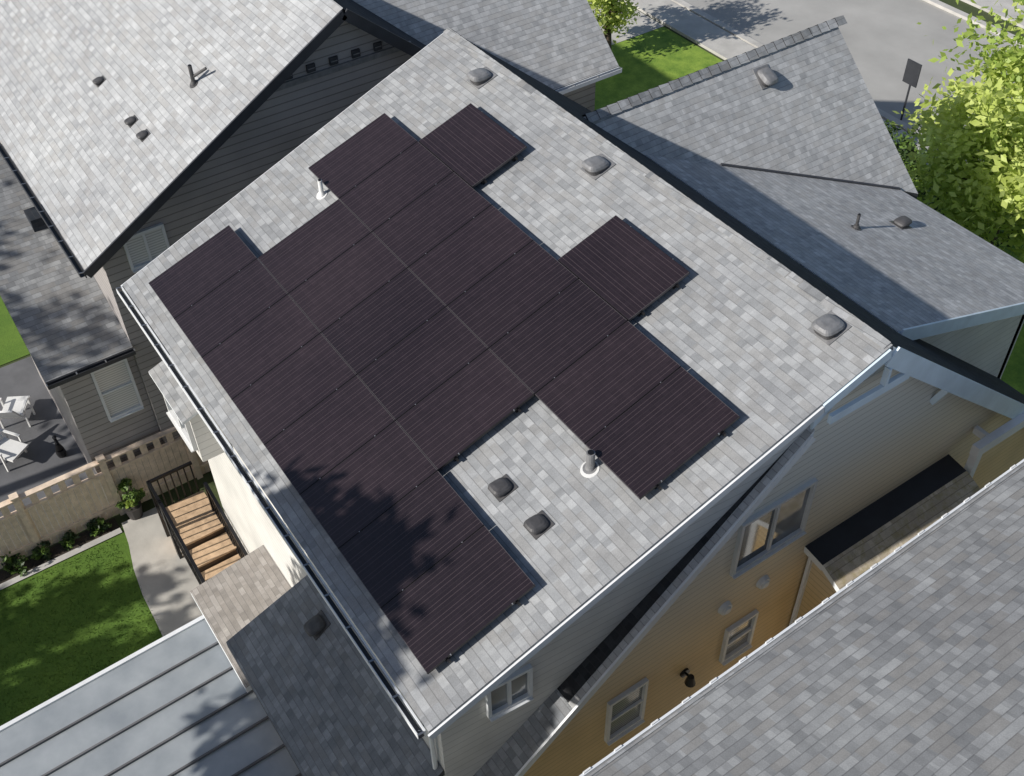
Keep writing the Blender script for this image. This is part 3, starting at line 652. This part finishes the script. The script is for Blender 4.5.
# ------------------------------------------------------------------ FOLIAGE
def foliage(b, c, rad, n, clumps, leaf, mats):
    cs = []
    for i in range(clumps):
        d = V((random.gauss(0, 1), random.gauss(0, 1), random.gauss(0, 1))).normalized()*(random.random()**.45)
        cs.append((V(c)+V((d.x*rad[0], d.y*rad[1], d.z*rad[2])), random.uniform(.16, .34), random.choice(mats)))
    rm = min(rad)
    for i in range(n):
        cc, cr, mt = random.choice(cs)
        p = cc+V((random.gauss(0, 1), random.gauss(0, 1), random.gauss(0, .8)))*cr*rm*.6
        u = V((random.gauss(0, 1), random.gauss(0, 1), random.gauss(0, .6))).normalized(); v = u.orthogonal().normalized()
        v = (Matrix.Rotation(random.uniform(0, 6.28), 3, u) @ v); s = leaf*random.uniform(.6, 1.4)
        b.face([p-u*s*.5, p+v*s*.3, p+u*s*.6, p-v*s*.3], mt, [(0, 0), (1, 0), (1, 1), (0, 1)])
    return cs
def tree(name, label, base, c, rad, n, clumps, leaf, mats, tr=.16):
    o = thing(name, label, 'tree', base)
    fb = MB(); cs = foliage(fb, c, rad, n, clumps, leaf, mats)
    tb_ = MB(); top = V((base[0]*.3+c[0]*.7, base[1]*.3+c[1]*.7, c[2]-rad[2]*.35)); tb_.cyl(base, top, tr, tr*.6, 'bark', 10)
    for q_ in random.sample(cs, min(14, len(cs))): tb_.cyl(top.lerp(V(base), random.uniform(0, .25)), q_[0], tr*.4, tr*.08, 'bark', 6)
    tb_.build('trunk', o, True); fb.build('crown', o); return o
tree('street_tree', 'bright yellow green leafy tree at the right edge beyond the roof', (2.9, 21.5, 0), (2.9, 21.3, 4.3), (2.9, 2.7, 3.2), 15000, 75, .205, ['leaf_bright', 'leaf_bright', 'leaf_lime'], .12)
tree('street_tree', 'bright tree whose crown tip shows behind the neighbouring roof at the top', (-13.4, 20.8, 0), (-13.5, 20.8, 2.9), (1.8, 1.8, 1.7), 6000, 50, .17, ['leaf_bright', 'leaf_lime', 'leaf_bright'])
tree('garden_tree', 'tall tree left of the view whose shade falls on the lower panels', (6.0, -10.2, 0), (6.1, -10, 11.0), (3.0, 2.6, 3.5), 13000, 46, .34, ['leaf_green', 'leaf_dark'], .24)
tree('garden_tree', 'tall tree left of the view shading the neighbouring low roof', (-6, -13, 0), (-6, -12.8, 10.2), (2.6, 2.4, 3.0), 6000, 40, .30, ['leaf_green', 'leaf_dark'], .22)
tree('garden_tree', 'tree left of the view shading the back lawn', (-1, -15, 0), (-1, -14.8, 6.0), (2.4, 2.2, 2.4), 5000, 34, .28, ['leaf_green', 'leaf_dark'], .2)
def shrub(label, c, rad, n, mats, leaf=.09, name='shrub'):
    b = MB(); foliage(b, (c[0], c[1], c[2]+rad[2]*.8), rad, n, 22, leaf, mats); o = thing(name, label, 'shrub', c)
    b.build('leaves', o); s = MB(); s.cyl(c, (c[0], c[1], c[2]+rad[2]), .03, .015, 'bark', 6); s.build('stem', o); return o
g_ = hz(132, 505, .4)
pp = thing('potted_plant', 'green leafy plant in a dark pot at the end of the walkway', 'plant', (g_.x, g_.y, 0))
part('pot', pp, lambda b: b.cyl((g_.x, g_.y, 0), (g_.x, g_.y, .4), .15, .21, 'pot', 16), True)
b = MB(); foliage(b, (g_.x, g_.y, .7), (.32, .32, .38), 900, 18, .10, ['leaf_green', 'leaf_green', 'leaf_lime']); b.build('leaves', pp)
for i, (px, py, r) in enumerate(((15, 568, .30), (42, 552, .22), (72, 541, .2), (98, 527, .22))):
    c = hz(px, py, .1); shrub(['low dark shrub at the foot of the fence, at the left picture edge', 'small shrub second from the left along the fence', 'small shrub third from the left along the fence', 'small shrub nearest the potted plant along the fence'][i], (c.x, c.y, 0), (r, r, r*.9), 500, ['leaf_dark', 'leaf_green'])
for i, (px, py) in enumerate(((905, 150), (930, 175), (955, 205), (985, 235))):
    c = hz(px, py, .5); shrub(['dark shrub in the shaded front yard, farthest left', 'dark shrub in the shaded front yard, second from left', 'dark shrub in the shaded front yard, third from left', 'dark shrub in the shaded front yard, farthest right'][i], (c.x, c.y, 0), (1.0, 1.0, .9), 1200, ['leaf_dark', 'leaf_green'], .14)
# ------------------------------------------------------------------ STREET SIGN
s_b = hz(901, 120, 0); sg = thing('street_sign', 'dark rectangular sign on a slim pole beside the street', 'sign', s_b)
part('pole', sg, lambda b: b.cyl(s_b, s_b+V((0, 0, 2.1)), .035, .035, 'darktrim', 8))
part('sign_board', sg, lambda b: b.beam(s_b+V((-.28, -.06, 1.75)), s_b+V((.28, -.06, 1.75)), .04, .8, 'darktrim'))
# ------------------------------------------------------------------ PATIO FURNITURE
def chair(loc, rz, label):
    o = thing('patio_chair', label, 'chair', (0, 0, 0), None)
    part('seat', o, lambda b: b.box((-.30, -.28, .36), (.42, .28, .42), 'white'))
    part('backrest', o, lambda b: b.beam((-.30, 0, .40), (-.62, 0, .92), .56, .05, 'white', (1, 0, .3)))
    for s in (-1, 1):
        part('armrest', o, lambda b: b.box((-.42, s*.33-.03, .58), (.20, s*.33+.03, .61), 'white'))
        for x in (-.26, .17): part('leg', o, lambda b: b.box((x-.02, s*.33-.02, 0), (x+.02, s*.33+.02, .579), 'white'))
    o.location = loc; o.rotation_euler = (0, 0, rz); return o
ca = hz(16, 412, .3); cb_ = hz(8, 452, .3)
chair((ca.x, ca.y, .02), 2.6, 'white patio lounge chair farther from the fence'); chair((cb_.x, cb_.y, .02), .6, 'white patio lounge chair nearer the fence, at the left edge')
oc = hz(60, 450, .2); orn = thing('garden_ornament', 'small black curved ornament standing on the dark patio', 'ornament', (oc.x, oc.y, .02))
def ornf(b):
    pts = [(0, 0, 0, .10), (.02, 0, .12, .12), (.06, 0, .28, .10), (.03, 0, .42, .05), (-.05, 0, .52, .035), (-.02, 0, .62, .05), (.08, 0, .64, .015)]
    for p, q in zip(pts, pts[1:]): b.cyl((oc.x+p[0], oc.y+p[1], .02+p[2]), (oc.x+q[0], oc.y+q[1], .02+q[2]), p[3], q[3], 'black', 12)
part('figure', orn, ornf, True)
